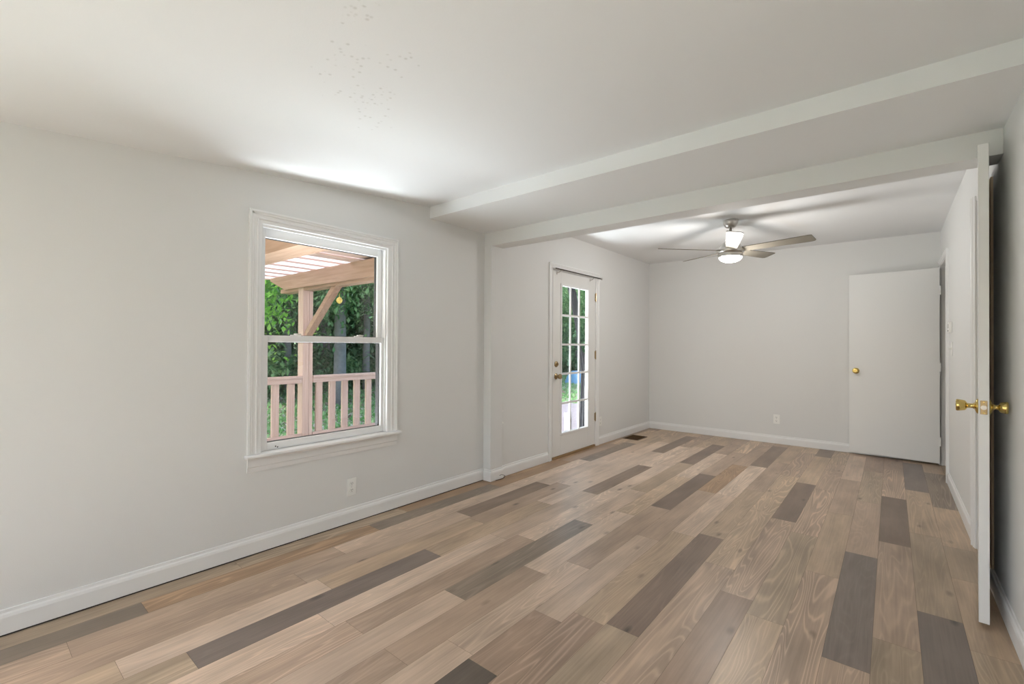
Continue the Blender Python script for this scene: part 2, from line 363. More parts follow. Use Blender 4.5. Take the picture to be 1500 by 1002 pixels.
b = MB(); box(b, (-WT, YB, 0), (XR+WT+1.0, YB+.13, 2.5)); struct('wall_back', b, M_wall, 'off white back wall behind the open flush door', 'wall')
D3 = (3.405, 3.922); D2 = (5.725, 6.47); DH = 2.045
wall_x('wall_right', XR, XR+WT, YR-.1, YB, 2.62, [(D3[0]-.02, D3[1]+.02, 0, DH+.05+.02), (D2[0]-.02, D2[1]+.02, 0, DH+.02)], 'off white right wall with two door openings')
b = MB(); box(b, (-WT, YR-.13, 0), (XR+WT, YR, .7)); box(b, (-WT, YR-.13, 2.05), (XR+WT, YR, 2.4)); box(b, (-WT, YR-.13, .7), (.45, YR, 2.05)); box(b, (2.55, YR-.13, .7), (XR+WT, YR, 2.05))  # unseen rear opening is made up to bring in fill light
struct('wall_front', b, M_wall, 'off white wall behind the camera with a wide opening added for light', 'wall')
# closet and hall shells behind the two openings of the right wall
b = MB(); box(b, (XR+WT, 3.1, 0), (4.1, 3.2, 2.62)); box(b, (4.05, 3.2, 0), (4.15, 4.3, 2.62)); box(b, (XR+WT, 4.25, 0), (4.1, 4.35, 2.62))
box(b, (XR+WT, 5.2, 0), (4.3, 5.3, 2.62)); box(b, (4.25, 5.3, 0), (4.35, YB, 2.62))
struct('wall_closet', b, M_wall, 'closet and hall walls behind the right wall openings', 'wall')

# ---------------------------------------------------------------- baseboards
BB = [(0, 0), (.014, 0), (.014, .068), (.011, .080), (.006, .086), (.005, .098), (0, .100)]
def base(name, axis, fixed, a0, a1, sgn, label, lift=.002):
    b = MB(); prism(b, [(fixed + sgn*u, v + lift) for u, v in BB], axis, a0, a1)
    return struct(name, b, M_trim, label, 'baseboard')
base('baseboard_left', 'y', 0, YR, YH-.001, 1, 'white baseboard under the window wall', .007)
def base_x(name, yf, a0, a1, sgn, label):
    b = MB(); prism(b, [(yf + sgn*u, v + .002) for u, v in BB], 'x', a0, a1)
    return struct(name, b, M_trim, label, 'baseboard')
base_x('baseboard_pilaster', YH, .015, .101, -1, 'white baseboard wrapping the front of the wall stub')
base('baseboard_pilaster', 'y', .087, YH-.0, YH2, 1, 'white baseboard on the room side of the wall stub')
base('baseboard_left', 'y', XB, YH2+.001, 3.952, 1, 'white baseboard between wall stub and glazed door')
base('baseboard_left', 'y', XB, 5.012, YB-.0005, 1, 'white baseboard between glazed door and back corner')
base_x('baseboard_back', YB, XB+.015, XR-.0005, -1, 'white baseboard along the back wall')
base('baseboard_right', 'y', XR, D3[1]+.085, D2[0]-.072, -1, 'white baseboard between the two doors of the right wall')
base('baseboard_right', 'y', XR, YR, D3[0]-.03, -1, 'white baseboard on the right wall beside the near door')
b = MB(); box(b, (.0, YR+.01, .0003), (.0125, YH-.015, .0068)); struct('baseboard_gap_shade', b, M_black, 'black strip painted as shade in the gap under the left baseboard', 'gap')  # solid black strip paints the shade in the gap below the board

# ---------------------------------------------------------------- casings
def casing_piece(b, axis, a0, a1, w0, w1, xf, sgn, inner):    # fluted door/window casing strip; w0..w1 across, inner = side of the opening
    W_ = abs(w1 - w0); s = 1 if inner == 'hi' else -1; o = w0 if inner == 'hi' else w1
    prof = [(0, 0), (0, .019), (.010, .021), (.016, .017), (.024, .017), (.028, .013), (.040, .012), (.044, .015), (.050, .015), (.054, .010), (W_-.004, .009), (W_, .006), (W_, 0)]
    prof = [p for p in prof if p[0] <= W_]
    pts = [(xf + sgn*d, o + s*a) for a, d in prof]
    if axis == 'z':   # vertical strip: profile in XY
        prism(b, pts, 'z', a0, a1)
    else:             # horizontal strip along y: profile in XZ
        prism(b, [(x, w) for x, w in pts], 'y', a0, a1)

# ---------------------------------------------------------------- window_1
w = thing('window_1', (0, 1.57, .56), 'white double hung window looking onto the wooden deck', 'window', kind='structure')
b = MB(); casing_piece(b, 'z', .577, 1.985, 1.064, 1.138, 0, 1, 'hi'); casing_piece(b, 'z', .577, 1.985, 2.003, 2.090, 0, 1, 'lo')
b2 = MB(); casing_piece(b2, 'y', 1.0645, 2.0895, 1.911, 1.985, 0, 1, 'lo')
obj('casing', sub(b, w), M_trim, w); obj('head_casing', sub(b2, w), M_trim, w)
b = MB(); box(b, (-.03, WY0, .5605), (.0, WY1, .576)); box(b, (.0, 1.050, .556), (.045, 2.112, .576)); obj('stool', sub(b, w), M_trim, w, bevel=.005)
b = MB(); prism(b, [(0, .474), (.008, .474), (.010, .50), (.014, .505), (.014, .54), (.018, .555), (0, .555)], 'y', 1.066, 2.092); obj('apron', sub(b, w), M_trim, w)
b = MB()  # jamb liner and stops
box(b, (-WT, WY0, .5605), (-.0005, 1.138, WZ1)); box(b, (-WT, 2.003, .5605), (-.0005, WY1, WZ1)); box(b, (-WT, 1.138, 1.911), (-.0005, 2.003, WZ1))
box(b, (-.022, 1.138, .5765), (-.010, 1.148, 1.911)); box(b, (-.022, 1.993, .5765), (-.010, 2.003, 1.911)); box(b, (-.022, 1.148, 1.897), (-.010, 1.993, 1.911))
box(b, (-.105, 1.138, .5605), (-.03, 2.003, .580))
obj('jamb', sub(b, w), M_trim, w)
def sash(name, x0, x1, y0, y1, z0, z1, gy0, gy1, gz0, gz1):
    b = MB(); box(b, (x0, y0, z0), (x1, gy0, z1)); box(b, (x0, gy1, z0), (x1, y1, z1)); box(b, (x0, gy0, z0), (x1, gy1, gz0)); box(b, (x0, gy0, gz1), (x1, gy1, z1))
    s = obj(name, sub(b, w), M_trim, w, bevel=.002)
    xm = (x0+x1)/2
    b = MB(); box(b, (xm-.002, gy0, gz0), (xm+.002, gy1, gz1)); g = obj('glass_pane', sub(b, w), M_glass, s)
    b = MB(); t = .004
    xa, xb_ = x0+.003, xm-.003
    for lo, hi in (((xa, gy0, gz0), (xb_, gy0+t, gz1)), ((xa, gy1-t*2.2, gz0), (xb_, gy1, gz1)), ((xa, gy0, gz0), (xb_, gy1, gz0+t)), ((xa, gy0, gz1-t), (xb_, gy1, gz1))): box(b, lo, hi)
    gk = obj('gasket', sub(b, w), M_gasket, s)
    return s
ls = sash('lower_sash', -.060, -.024, 1.140, 2.001, .581, 1.262, 1.186, 1.972, .622, 1.222)
us = sash('upper_sash', -.100, -.064, 1.140, 2.001, 1.232, 1.909, 1.183, 1.966, 1.262, 1.852)
b = MB()
for (ya, yb_) in ((1.138, 1.1395), (1.999, 2.003)):
    box(b, (-WT-.002, ya, .58), (-.064, yb_, 1.231)); box(b, (-WT-.002, ya, 1.231), (-.1005, yb_, 1.911))
obj('sash_track', sub(b, w), M_gasket, w)
for yy in (1.36, 1.80):
    b = MB(); box(b, (-.058, yy-.028, 1.2625), (-.030, yy+.028, 1.268)); lathe(b, [(.011, 1.268), (.011, 1.276)], Matrix.Translation((-.044, yy, 0)), 14); box(b, (-.050, yy-.005, 1.270), (-.026, yy+.03, 1.276))
    obj('sash_lock', sub(b, w), M_plastic, w, bevel=.001)
b = MB()
for y, z in ((1.235, .596), (1.247, .590)): lathe(b, [(.0, .0), (.004, .0), (.004, .0012), (.0, .0012)], Matrix.Translation((-.0235, y, z)) @ Matrix.Rotation(PI/2, 4, 'Y'), 10, cap=False)
obj('screw_hole', sub(b, w), M_slot, ls)

# ---------------------------------------------------------------- knobs
def knob(parent, base_pt, direction, m, r=.028, L=.062, name='door_knob', loc0=Vector((0,0,0)), label=None):
    d = Vector(direction).normalized(); mt = Matrix.Translation(Vector(base_pt) - loc0) @ d.to_track_quat('Z', 'Y').to_matrix().to_4x4()
    b = MB(); lathe(b, [(0, 0), (.033, 0), (.033, .003), (.028, .007), (.014, .012)], mt, 28, cap=False)
    lathe(b, [(.014, .012), (.010, .018), (.011, L*.48), (r*.72, L*.54), (r*.86, L*.60), (r*.95, L*.8), (r, L*.93), (r*.94, L*.985), (r*.7, L), (0, L*.985)], mt, 28, cap=False)
    o = obj(name, b, m, parent, smooth=True)
    if label: o['label'] = label
    return o

# ---------------------------------------------------------------- door_1: glazed patio door
d1 = thing('door_1', (XB, 4.48, 0), 'white fifteen lite glazed door to the deck', 'door', kind='structure')
DY0, DY1 = 4.03, 4.93
b = MB(); casing_piece(b, 'z', .0, 2.085, 3.955, 4.018, XB, 1, 'hi'); casing_piece(b, 'z', .0, 2.085, 4.942, 5.008, XB, 1, 'lo'); casing_piece(b, 'y', 3.9555, 5.0075, 2.022, 2.085, XB, 1, 'lo')
obj('casing', sub(b, d1), M_trim, d1)
b = MB(); box(b, (-.055, 4.0155, 0), (XB-.001, 4.027, 2.03)); box(b, (-.055, 4.933, 0), (XB-.001, 4.9445, 2.03)); box(b, (-.055, 4.027, 2.016), (XB-.001, 4.933, 2.0295)); obj('jamb', sub(b, d1), M_trim, d1)
b = MB(); box(b, (-WT-.02, 4.028, .0), (XB+.012, 4.932, .022)); obj('threshold', sub(b, d1), M_thresh, d1, bevel=.004)
GY0, GY1, GZ0, GZ1 = 4.195, 4.750, .262, 1.862
x0, x1 = XB-.030, XB+.004
b = MB(); box(b, (x0, DY0, .026), (x1, GY0-.01, 2.012)); box(b, (x0, GY1+.01, .026), (x1, DY1, 2.012)); box(b, (x0, GY0-.01, .026), (x1, GY1+.01, GZ0-.01)); box(b, (x0, GY0-.01, GZ1+.01), (x1, GY1+.01, 2.012))
obj('door_panel', sub(b, d1), M_door, d1, bevel=.002)
b = MB(); fx0, fx1 = x1-.002, x1+.010; t = .018
for lo, hi in (((GY0-.022, GZ0-.022), (GY0, GZ1+.022)), ((GY1, GZ0-.022), (GY1+.022, GZ1+.022)), ((GY0, GZ0-.022), (GY1, GZ0)), ((GY0, GZ1), (GY1, GZ1+.022))): box(b, (fx0, lo[0], lo[1]), (fx1, hi[0], hi[1]))
for lo, hi in (((GY0-.0105, GZ0-.01), (GY0, GZ1+.01)), ((GY1, GZ0-.01), (GY1+.0105, GZ1+.01)), ((GY0, GZ0-.0105), (GY1, GZ0)), ((GY0, GZ1), (GY1, GZ1+.0105))): box(b, (x0, lo[0], lo[1]), (fx0, hi[0], hi[1]))
fr = obj('glazing_frame', sub(b, d1), M_trim, d1, bevel=.003)
b = MB()
for i in (1, 2): y = GY0 + (GY1-GY0)*i/3; box(b, (x0+.020, y-.009, GZ0), (x1+.002, y+.009, GZ1))
for i in (1, 2, 3, 4): z = GZ0 + (GZ1-GZ0)*i/5; box(b, (x0+.0205, GY0, z-.011), (x1+.0015, GY1, z+.011))
obj('muntin_grid', sub(b, d1), M_trim, d1)
b = MB(); box(b, (x0+.014, GY0, GZ0), (x0+.017, GY1, GZ1)); obj('glass_pane', sub(b, d1), M_glass, d1)
for z in (1.794, 1.10, .355):
    b = MB(); box(b, (x1-.001, 4.918, z-.045), (x1+.002, 4.931, z+.045)); tube(b, [(x1+.007, 4.934, z-.048), (x1+.007, 4.934, z+.048)], .006, 10)
    for q in (-.052, .052): lathe(b, [(.0, -.004), (.005, -.002), (.005, .002), (0, .004)], Matrix.Translation((x1+.007, 4.934, z+q)), 10, cap=False)
    obj('hinge', sub(b, d1), M_antbrass, d1)
knob(d1, (x1, 4.092, .882), (1, 0, 0), M_antbrass, loc0=d1.location)
b = MB(); mt = Matrix.Translation(Vector((x1, 4.092, 1.012)) - d1.location) @ Matrix.Rotation(PI/2, 4, 'Y')
lathe(b, [(0, 0), (.032, 0), (.032, .006), (.026, .012), (.012, .014), (.0, .014)], mt, 28, cap=False); db = obj('deadbolt', b, M_antbrass, d1, smooth=True)
b = MB(); xbox(b, (.018, .006, .026), Matrix.Translation(Vector((x1+.022, 4.092, 1.012)) - d1.location)); obj('thumb_turn', b, M_antbrass, db, bevel=.002)

# curtain rod on the door head
cr = thing('curtain_rod', (XB+.05, 4.45, 2.04), 'thin brushed metal curtain rod mounted across the top of the glazed door', 'curtain rod')
b = MB(); tube(b, [(XB+.055, 4.005, 2.022), (XB+.055, 4.975, 2.022)], .0065, 12); obj('rod', sub(b, cr), M_darkmetal, cr, smooth=True)
b = MB(); lathe(b, [(0, -.02), (.007, -.016), (.013, -.008), (.014, 0), (.013, .008), (.007, .016), (0, .02)], Matrix.Translation((XB+.055, 4.992, 2.022)) @ Matrix.Rotation(PI/2, 4, 'X'), 16, cap=False); obj('finial', sub(b, cr), M_nickel, cr, smooth=True)
for y in (4.10, 4.80):
    b = MB(); box(b, (XB+.0045, y-.008, 1.972), (XB+.0075, y+.008, 2.004)); tube(b, [(XB+.0075, y, 1.99), (XB+.035, y, 1.992), (XB+.05, y, 2.002), (XB+.056, y, 2.0145)], .004, 8)
    obj('bracket', sub(b, cr), M_nickel, cr)

# ---------------------------------------------------------------- door_2: flush door standing open by the back wall
d2 = thing('door_2', (3.222, 6.452, .0), 'white flush slab door standing open against the back wall', 'door', kind='structure')
hx, hy = 3.216, 6.425; ex, ey = 2.462, 6.497
ax = Vector((ex-hx, ey-hy, 0)); L2 = ax.length; ax.normalize(); nrm = Vector((ax.y, -ax.x, 0)); nrm = nrm if nrm.y > 0 else -nrm
R2 = Matrix(((ax.x, nrm.x, 0, hx), (ax.y, nrm.y, 0, hy), (0, 0, 1, 0), (0, 0, 0, 1)))
b = MB(); vs = box(b, (0, 0, .024), (L2, .034, 2.030))
for v in vs: v.co = R2 @ v.co - d2.location
obj('door_panel', b, M_door2, d2, bevel=.0015)
k = knob(d2, R2 @ Vector((L2-.062, 0, .945)), -nrm, M_brass, r=.026, L=.055, loc0=d2.location); k['label'] = 'polished brass knob'
b = MB(); vs = box(b, (L2-.0005, .008, .91), (L2+.0015, .026, .98))
for v in vs: v.co = R2 @ v.co - d2.location
obj('latch_plate', b, M_brass, d2)
for z in (1.80, 1.01, .245):
    b = MB(); vs = box(b, (-.010, -.0012, z-.045), (.003, .0015, z+.045))
    for v in vs: v.co = R2 @ v.co - d2.location
    tube(b, [R2 @ Vector((-.0065, .002, z-.046)) - d2.location, R2 @ Vector((-.0065, .002, z+.046)) - d2.location], .0055, 10)
    obj('hinge', b, M_trim, d2)
# its frame in the right wall
b = MB(); X0, X1 = XR-.0, XR+WT
box(b, (XR+.001, D2[0]-.0195, 0), (X1, D2[0], DH)); box(b, (XR+.001, D2[1], 0), (X1, D2[1]+.0195, DH)); box(b, (XR+.001, D2[0]-.0195, DH-.0005), (X1, D2[1]+.0195, DH+.0195))
box(b, (XR+.045, D2[0], 0), (XR+.075, D2[0]+.010, DH)); box(b, (XR+.045, D2[1]-.010, 0), (XR+.075, D2[1], DH))
obj('jamb', sub(b, d2), M_trim, d2)
b = MB(); casing_piece(b, 'z', 0, DH+.062, D2[0]-.068, D2[0]-.006, XR, -1, 'hi'); casing_piece(b, 'z', 0, DH+.062, D2[1]+.006, D2[1]+.066, XR, -1, 'lo'); casing_piece(b, 'y', D2[0]-.0675, D2[1]+.0655, DH+.0005, DH+.062, XR, -1, 'lo')
obj('casing', sub(b, d2), M_trim, d2)

# ---------------------------------------------------------------- door_3: near door seen edge-on, swung back to the right wall
d3 = thing('door_3', (3.225, 3.40, 0), 'narrow white door seen edge on at the right, with brass knobs both sides', 'door', kind='structure')
P1 = Vector((3.126, 2.846, 0)); P2 = Vector((3.1625, 2.836, 0))      # latch edge, room side and wall side
wv = (P2-P1).normalized(); TH = .034; lv = Vector((-wv.y, wv.x, 0)); lv = lv if lv.y > 0 else -lv
hing = Vector((3.214, 3.398, 0)); lv = (hing - (P1+wv*TH)).normalized(); L3 = (hing-(P1+wv*TH)).length; wv = Vector((lv.y, -lv.x, 0))
R3 = Matrix(((lv.x, wv.x, 0, P1.x), (lv.y, wv.y, 0, P1.y), (0, 0, 1, 0), (0, 0, 0, 1)))
b = MB(); vs = box(b, (0, 0, .018), (L3, TH, 2.100))
for v in vs: v.co = R3 @ v.co - d3.location
obj('door_panel', b, M_door2, d3, bevel=.002)
KZ = .951
k1 = knob(d3, R3 @ Vector((.055, 0, KZ)), -wv, M_brass, r=.0265, L=.072, loc0=d3.location, label='polished brass knob with a keyhole')
k2 = knob(d3, R3 @ Vector((.055, TH, KZ)), wv, M_brass, r=.0265, L=.058, loc0=d3.location, label='polished brass knob on the wall side')
b = MB()
def r3box(b, lo, hi):
    vs = box(b, lo, hi)
    for v in vs: v.co = R3 @ v.co - d3.location
r3box(b, (-.0015, .006, KZ-.030), (.002, TH-.006, KZ+.030)); lp = obj('latch_plate', b, M_antbrass, d3, bevel=.0015)
b = MB(); lathe(b, [(.010, 0), (.010, .002), (.007, .002)], Matrix.Translation(R3 @ Vector((-.0012, TH/2, KZ)) - d3.location) @ (-lv).to_track_quat('Z', 'Y').to_matrix().to_4x4(), 20)
r3box(b, (-.011, TH/2-.006, KZ-.006), (-.001, TH/2+.006, KZ+.006)); obj('latch_bolt', b, M_nickel, lp)
b = MB()
for dz in (-.023, .023): lathe(b, [(0, 0), (.0035, 0), (.003, .001), (0, .001)], Matrix.Translation(R3 @ Vector((-.0016, TH/2, KZ+dz)) - d3.location) @ (-lv).to_track_quat('Z', 'Y').to_matrix().to_4x4(), 10, cap=False)
obj('screw', b, M_brass, lp)
b = MB(); kc = R3 @ Vector((.055, -.0722, KZ)); xbox(b, (.003, .0016, .010), Matrix.Translation(kc - d3.location) @ R3.to_3x3().to_4x4()); obj('keyhole', b, M_slot, k1)
b = MB(); box(b, (XR+.001, D3[0]-.0195, 0), (X1, D3[0], DH+.05)); obj('hinge_jamb', sub(b, d3), M_rawwood, d3)['label'] = 'unpainted wooden hinge jamb'
b = MB(); box(b, (XR-.009, 3.325, .10), (XR, D3[0], DH+.03)); obj('jamb_edge', sub(b, d3), M_rawwood, d3)['label'] = 'bare tan wood jamb edge'
b = MB(); box(b, (XR+.001, D3[1], 0), (X1, D3[1]+.0195, DH+.05)); box(b, (XR+.001, D3[0]-.0195, DH+.0505), (X1, D3[1]+.0195, DH+.069)); obj('jamb', sub(b, d3), M_trim, d3)
b = MB(); casing_piece(b, 'z', 0, 2.13, D3[1]+.006, D3[1]+.078, XR, -1, 'lo'); obj('casing', sub(b, d3), M_trim, d3)
b = MB(); box(b, (XR+.0035, D3[1]-.002, .985), (XR+.035, D3[1]-.0001, 1.045)); obj('strike_plate', sub(b, d3), M_antbrass, d3)
for z in (1.72, .40):
    b = MB(); tube(b, [(3.221, 3.408, z-.045), (3.221, 3.408, z+.045)], .006, 10); obj('hinge', sub(b, d3), M_darkmetal, d3)

# ---------------------------------------------------------------- outlets, switch, thermostat
def outlet(loc, rz, label):
    t = thing('wall_outlet', loc, label, 'outlet', 'duplex wall outlets', rz=rz)    # local +X out of the wall
    b = MB(); box(b, (0, -.035, -.0575), (.005, .035, .0575)); obj('cover_plate', b, M_plastic, t, bevel=.002)
    for s in (-1, 1):
        b = MB(); lathe(b, [(.0165, 0), (.0165, .0018), (.0155, .0025)], Matrix.Translation((.005, 0, s*.0215)) @ Matrix.Rotation(PI/2, 4, 'Y'), 22); so = obj('socket', b, M_plastic, t)
        b = MB()
        for y in (-.006, .006): box(b, (.0076, y-.0012, s*.0215-.001), (.0081, y+.0012, s*.0215+.008))
        lathe(b, [(.0026, .0076), (.0026, .0081)], Matrix.Translation((0, 0, s*.0215-.007)) @ Matrix.Rotation(PI/2, 4, 'Y'), 10); obj('slot', b, M_slot, so)
    b = MB(); lathe(b, [(.003, .005), (.003, .0058)], Matrix.Rotation(PI/2, 4, 'Y'), 10); obj('screw', b, M_nickel, t)
    return t
outlet((.0005, 1.727, .243), 0, 'white duplex outlet low on the wall below the window')
outlet((XB+.0005, 5.062, .283), 0, 'white duplex outlet low on the wall just right of the glazed door')
outlet((1.725, YB-.0005, .305), -PI/2, 'white duplex outlet low on the back wall')
t = thing('thermostat', (XR-.0005, 5.40, 1.385), 'small white thermostat on the right wall near the open flush door', 'thermostat', rz=PI)
b = MB(); box(b, (0, -.045, -.045), (.022, .045, .045)); obj('body', b, M_plastic, t, bevel=.004)
b = MB(); box(b, (.022, -.028, -.008), (.0228, .028, .028)); obj('display', b, mat('grey_display', (.35, .36, .34), .3), t)
b = MB(); box(b, (.022, -.02, -.035), (.0245, .02, -.025)); obj('button', b, M_darkmetal, t)
t = thing('light_switch', (XR-.0005, 5.36, 1.20), 'white toggle light switch on the right wall below the thermostat', 'light switch', rz=PI)
b = MB(); box(b, (0, -.035, -.0575), (.005, .035, .0575)); obj('cover_plate', b, M_plastic, t, bevel=.002)
b = MB(); xbox(b, (.018, .009, .014), Matrix.Translation((.009, 0, .004)) @ Matrix.Rotation(.4, 4, 'Y')); obj('toggle', b, M_plastic, t, bevel=.001)
for z, lb in ((.606, 'upper of two small white wall plugs between wall stub and glazed door'), (.494, 'lower of two small white wall plugs between wall stub and glazed door')):
    b = MB(); lathe(b, [(0, 0), (.012, 0), (.012, .003), (.008, .005), (0, .005)], Matrix.Rotation(PI/2, 4, 'Y'), 16, cap=False)
    o = obj('wall_plug', b, M_plastic, None, smooth=True); o.location = (XB, 3.222, z); tag(o, lb, 'wall plug', 'wall plugs beside the stub')
# coax wire loop at the foot of the stub
b = MB(); pts = []
for i in range(15):
    a = -1.9 + i*.30; pts.append((.128 + .018*math.cos(a)*.9, 3.155 + .028*math.cos(a-.6), .027 + .023*math.sin(a)))
tube(b, [(.104, 3.09, .0035), (.118, 3.13, .0035)] + [(.125+.012*math.sin(i/10*PI), 3.14+.040*math.sin(i/10*PI*.9), .004+.042*i/10*(1 if i < 11 else 1)) for i in range(1, 9)] + [(.122, 3.148, .045), (.118, 3.128, .040)], .0022, 6)
tag(obj('wire_loop', b, M_black, None, smooth=True), 'short black wire loop sticking up at the foot of the wall stub', 'wire')
# floor vent
v = thing('floor_vent', (.225, 5.73, 0), 'brown metal floor register near the back left corner', 'vent')
b = MB(); 
for lo, hi in (((.12, 5.58), (.33, 5.595)), ((.12, 5.865), (.33, 5.88)), ((.12, 5.595), (.135, 5.865)), ((.315, 5.595), (.33, 5.865))): box(b, (lo[0], lo[1], .0005), (hi[0], hi[1], .006))
obj('frame', sub(b, v), M_vent, v, bevel=.001)
b = MB(); box(b, (.135, 5.595, .0004), (.315, 5.865, .0012)); obj('duct_opening', sub(b, v), M_black, v)
for i in range(14):
    b = MB(); y = 5.606 + i*.0191; xbox(b, (.18, .004, .008), Matrix.Translation((.225, y, .0045)) @ Matrix.Rotation(.5, 4, 'X')); obj('louver', sub(b, v), M_vent, v)

# ---------------------------------------------------------------- ceiling fan
fx, fy = 1.636, 4.757
fan = thing('ceiling_fan', (fx, fy, ZC), 'brushed nickel five blade ceiling fan with a lit dome in the back room', 'ceiling fan')
b = MB(); lathe(b, [(0, 0), (.066, 0), (.068, -.008), (.062, -.035), (.048, -.062), (.035, -.072), (.0, -.072)], None, 40, cap=False); obj('canopy', b, M_nickel, fan, smooth=True)
b = MB(); lathe(b, [(.013, -.068), (.013, -.20)], None, 20); obj('downrod', b, M_nickel, fan, smooth=True)
b = MB(); lathe(b, [(0, -.165), (.022, -.165), (.024, -.185), (.045, -.195), (.085, -.235), (.118, -.268), (.124, -.280), (.124, -.305), (.115, -.318), (.0, -.318)], None, 48, cap=False); obj('motor_housing', b, M_nickel, fan, smooth=True)
b = MB(); lathe(b, [(.0, -.318), (.106, -.318), (.110, -.326), (.110, -.350), (.104, -.356), (0, -.356)], None, 48, cap=False); obj('light_ring', b, M_nickel, fan, smooth=True)
b = MB(); lathe(b, [(.103, -.357), (.100, -.368), (.085, -.385), (.055, -.398), (.0, -.404)], None, 40, cap=False); obj('light_dome', b, M_dome, fan, smooth=True)['label'] = 'lit frosted glass dome'
rr = Vector((r_.x, r_.y, 0)).normalized(); ff = Vector((f_.x, f_.y, 0)).normalized()
base_ang = math.atan2(rr.y, rr.x)
TILT = Matrix.Rotation(math.radians(0), 4, 'X')
for k in range(5):
    th = base_ang + math.radians(-112.5 + 72*k)
    R = Matrix.Rotation(th, 4, 'Z') @ Matrix.Translation((0, 0, -.292)) @ Matrix.Rotation(math.radians(-2.2), 4, 'Y') @ Matrix.Rotation(math.radians(-13), 4, 'X')
    b = MB(); n = 14; top = []; bot = []
    prof = [(.115, .048), (.16, .050), (.30, .056), (.45, .062), (.60, .067), (.655, .068)]
    out_ = [(x, h) for x, h in prof] + [(.683, .060), (.690, .045), (.672, -.062)] 
    out_ = out_ + [(x, -h) for x, h in reversed(prof)]
    tv = [b.verts.new(R @ Vector((x, y, .003))) for x, y in out_]; bv = [b.verts.new(R @ Vector((x, y, -.003))) for x, y in out_]
    b.faces.new(tv); b.faces.new(bv[::-1])
    for i in range(len(tv)): j = (i+1) % len(tv); b.faces.new((tv[i], bv[i], bv[j], tv[j]))
    bl = obj('blade', b, M_blade, fan)
lt = lamp('fan_lamp', 'POINT', (fx, fy, ZC-.46), (fx, fy, 0), 24, (1, .96, .91), radius=.09)

# ---------------------------------------------------------------- outside: deck, pergola, railing
b = MB()
x = -.14
while x > -3.35:
    box(b, (x-.136, -1.5, -.135), (x, 9.0, -.10)); x -= .142
struct('deck', b, M_deck, 'pale wooden deck outside the window and glazed door', 'deck')
b = MB(); box(b, (-.14-.02, 4.0, -.10), (-.14, 4.96, .0)); struct('door_sill', b, M_deck, 'outer sill step under the glazed door', 'sill')
RXX = -3.224
post_x0, post_x1 = RXX-.14, RXX
rail = thing('deck_railing', (RXX, 3.5, -.10), 'pinkish stained wooden deck railing with flat balusters', 'railing')
def seg(y0, y1, lab):
    b = MB(); box(b, (RXX-.10, y0, .752), (RXX+.015, y1, .785)); obj('cap_rail', sub(b, rail), M_cedY, rail, bevel=.004)
    b = MB(); box(b, (RXX-.035, y0, .69), (RXX, y1, .751)); obj('top_rail', sub(b, rail), M_cedY, rail, bevel=.003)
    b = MB(); box(b, (RXX-.035, y0, -.035), (RXX, y1, .02)); obj('bottom_rail', sub(b, rail), M_cedY, rail, bevel=.003)
seg(-1.4, 2.955, 0); seg(3.105, 8.9, 0)
ylist = []
y = 2.66
ylist += [2.585, 2.785]
yy = 2.585 - .2
while yy > -1.3: ylist.append(yy); yy -= .2
yy = 3.17
while yy < 8.8: ylist.append(yy); yy += .195
for y in ylist:
    b = MB(); box(b, (RXX-.075, y, -.06), (RXX-.036, y+.09, .75)); obj('baluster', sub(b, rail), M_cedZ, rail, bevel=.002)
pg = thing('pergola', (-1.8, 3.0, -.10), 'stained wooden pergola with pale translucent roofing over the deck', 'pergola')
b = MB(); box(b, (post_x0, 2.96, -.6), (post_x1, 3.045, 1.975)); box(b, (post_x0, 3.049, -.6), (post_x1-.004, 3.10, 1.975)); obj('post', sub(b, pg), M_cedZ, pg, bevel=.004)
for (ya, yb_, xe) in ((2.925, 2.962, -4.15), (3.10, 3.138, -4.15), (1.66, 1.698, -4.15), (1.862, 1.90, -4.15)):
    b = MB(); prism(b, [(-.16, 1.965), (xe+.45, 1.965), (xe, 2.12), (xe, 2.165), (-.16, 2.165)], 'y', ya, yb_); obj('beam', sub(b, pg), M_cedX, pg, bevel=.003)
b = MB(); box(b, (-3.75, 1.698, 1.967), (-.16, 1.862, 2.10)); obj('beam_block', sub(b, pg), M_cedX, pg)
b = MB(); box(b, (-3.9, 2.962, 1.93), (-.16, 3.10, 1.985)); obj('beam_block', sub(b, pg), M_cedX, pg)
for i in range(7):
    xx = -2.24 - .345*i
    b = MB(); box(b, (xx-.024, -1.2, 2.166), (xx, 3.7, 2.185)); obj('purlin', sub(b, pg), M_cedY, pg)
b = MB(); box(b, (-2.02, -1.2, 2.166), (-1.84, 3.7, 2.185)); obj('ledger_board', sub(b, pg), M_cedY, pg)
b = MB(); box(b, (-4.35, -1.2, 2.186), (-1.842, 3.7, 2.190)); obj('roof_panel', sub(b, pg), M_panel, pg)
b = MB(); box(b, (-1.84, -1.2, 2.19), (-.14, 3.7, 2.22)); obj('soffit_board', sub(b, pg), M_cedY, pg)
b = MB()
bx = Vector((-.74, 0, 0)) 
p0 = Vector((-3.20, 3.03, 1.36)); p1 = Vector((-2.42, 3.03, 2.0)); dd = (p1-p0); 
mt = Matrix.Translation((p0+p1)/2) @ dd.to_track_quat('X', 'Z').to_matrix().to_4x4()
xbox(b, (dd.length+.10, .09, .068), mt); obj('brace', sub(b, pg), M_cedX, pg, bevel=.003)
b = MB(); tube(b, [(-2.44, 3.03, 1.84), (-2.44, 3.03, 1.80)], .004, 6); lathe(b, [(0, -.040), (.02, -.035), (.034, -.015), (.036, .006), (.026, .028), (.010, .04), (0, .044)], Matrix.Translation((-2.44, 3.03, 1.755)), 20, cap=False)
tag(obj('hanging_ornament', b, M_yellow, None, smooth=True), 'small round yellow ornament hanging beside the diagonal pergola brace', 'ornament')
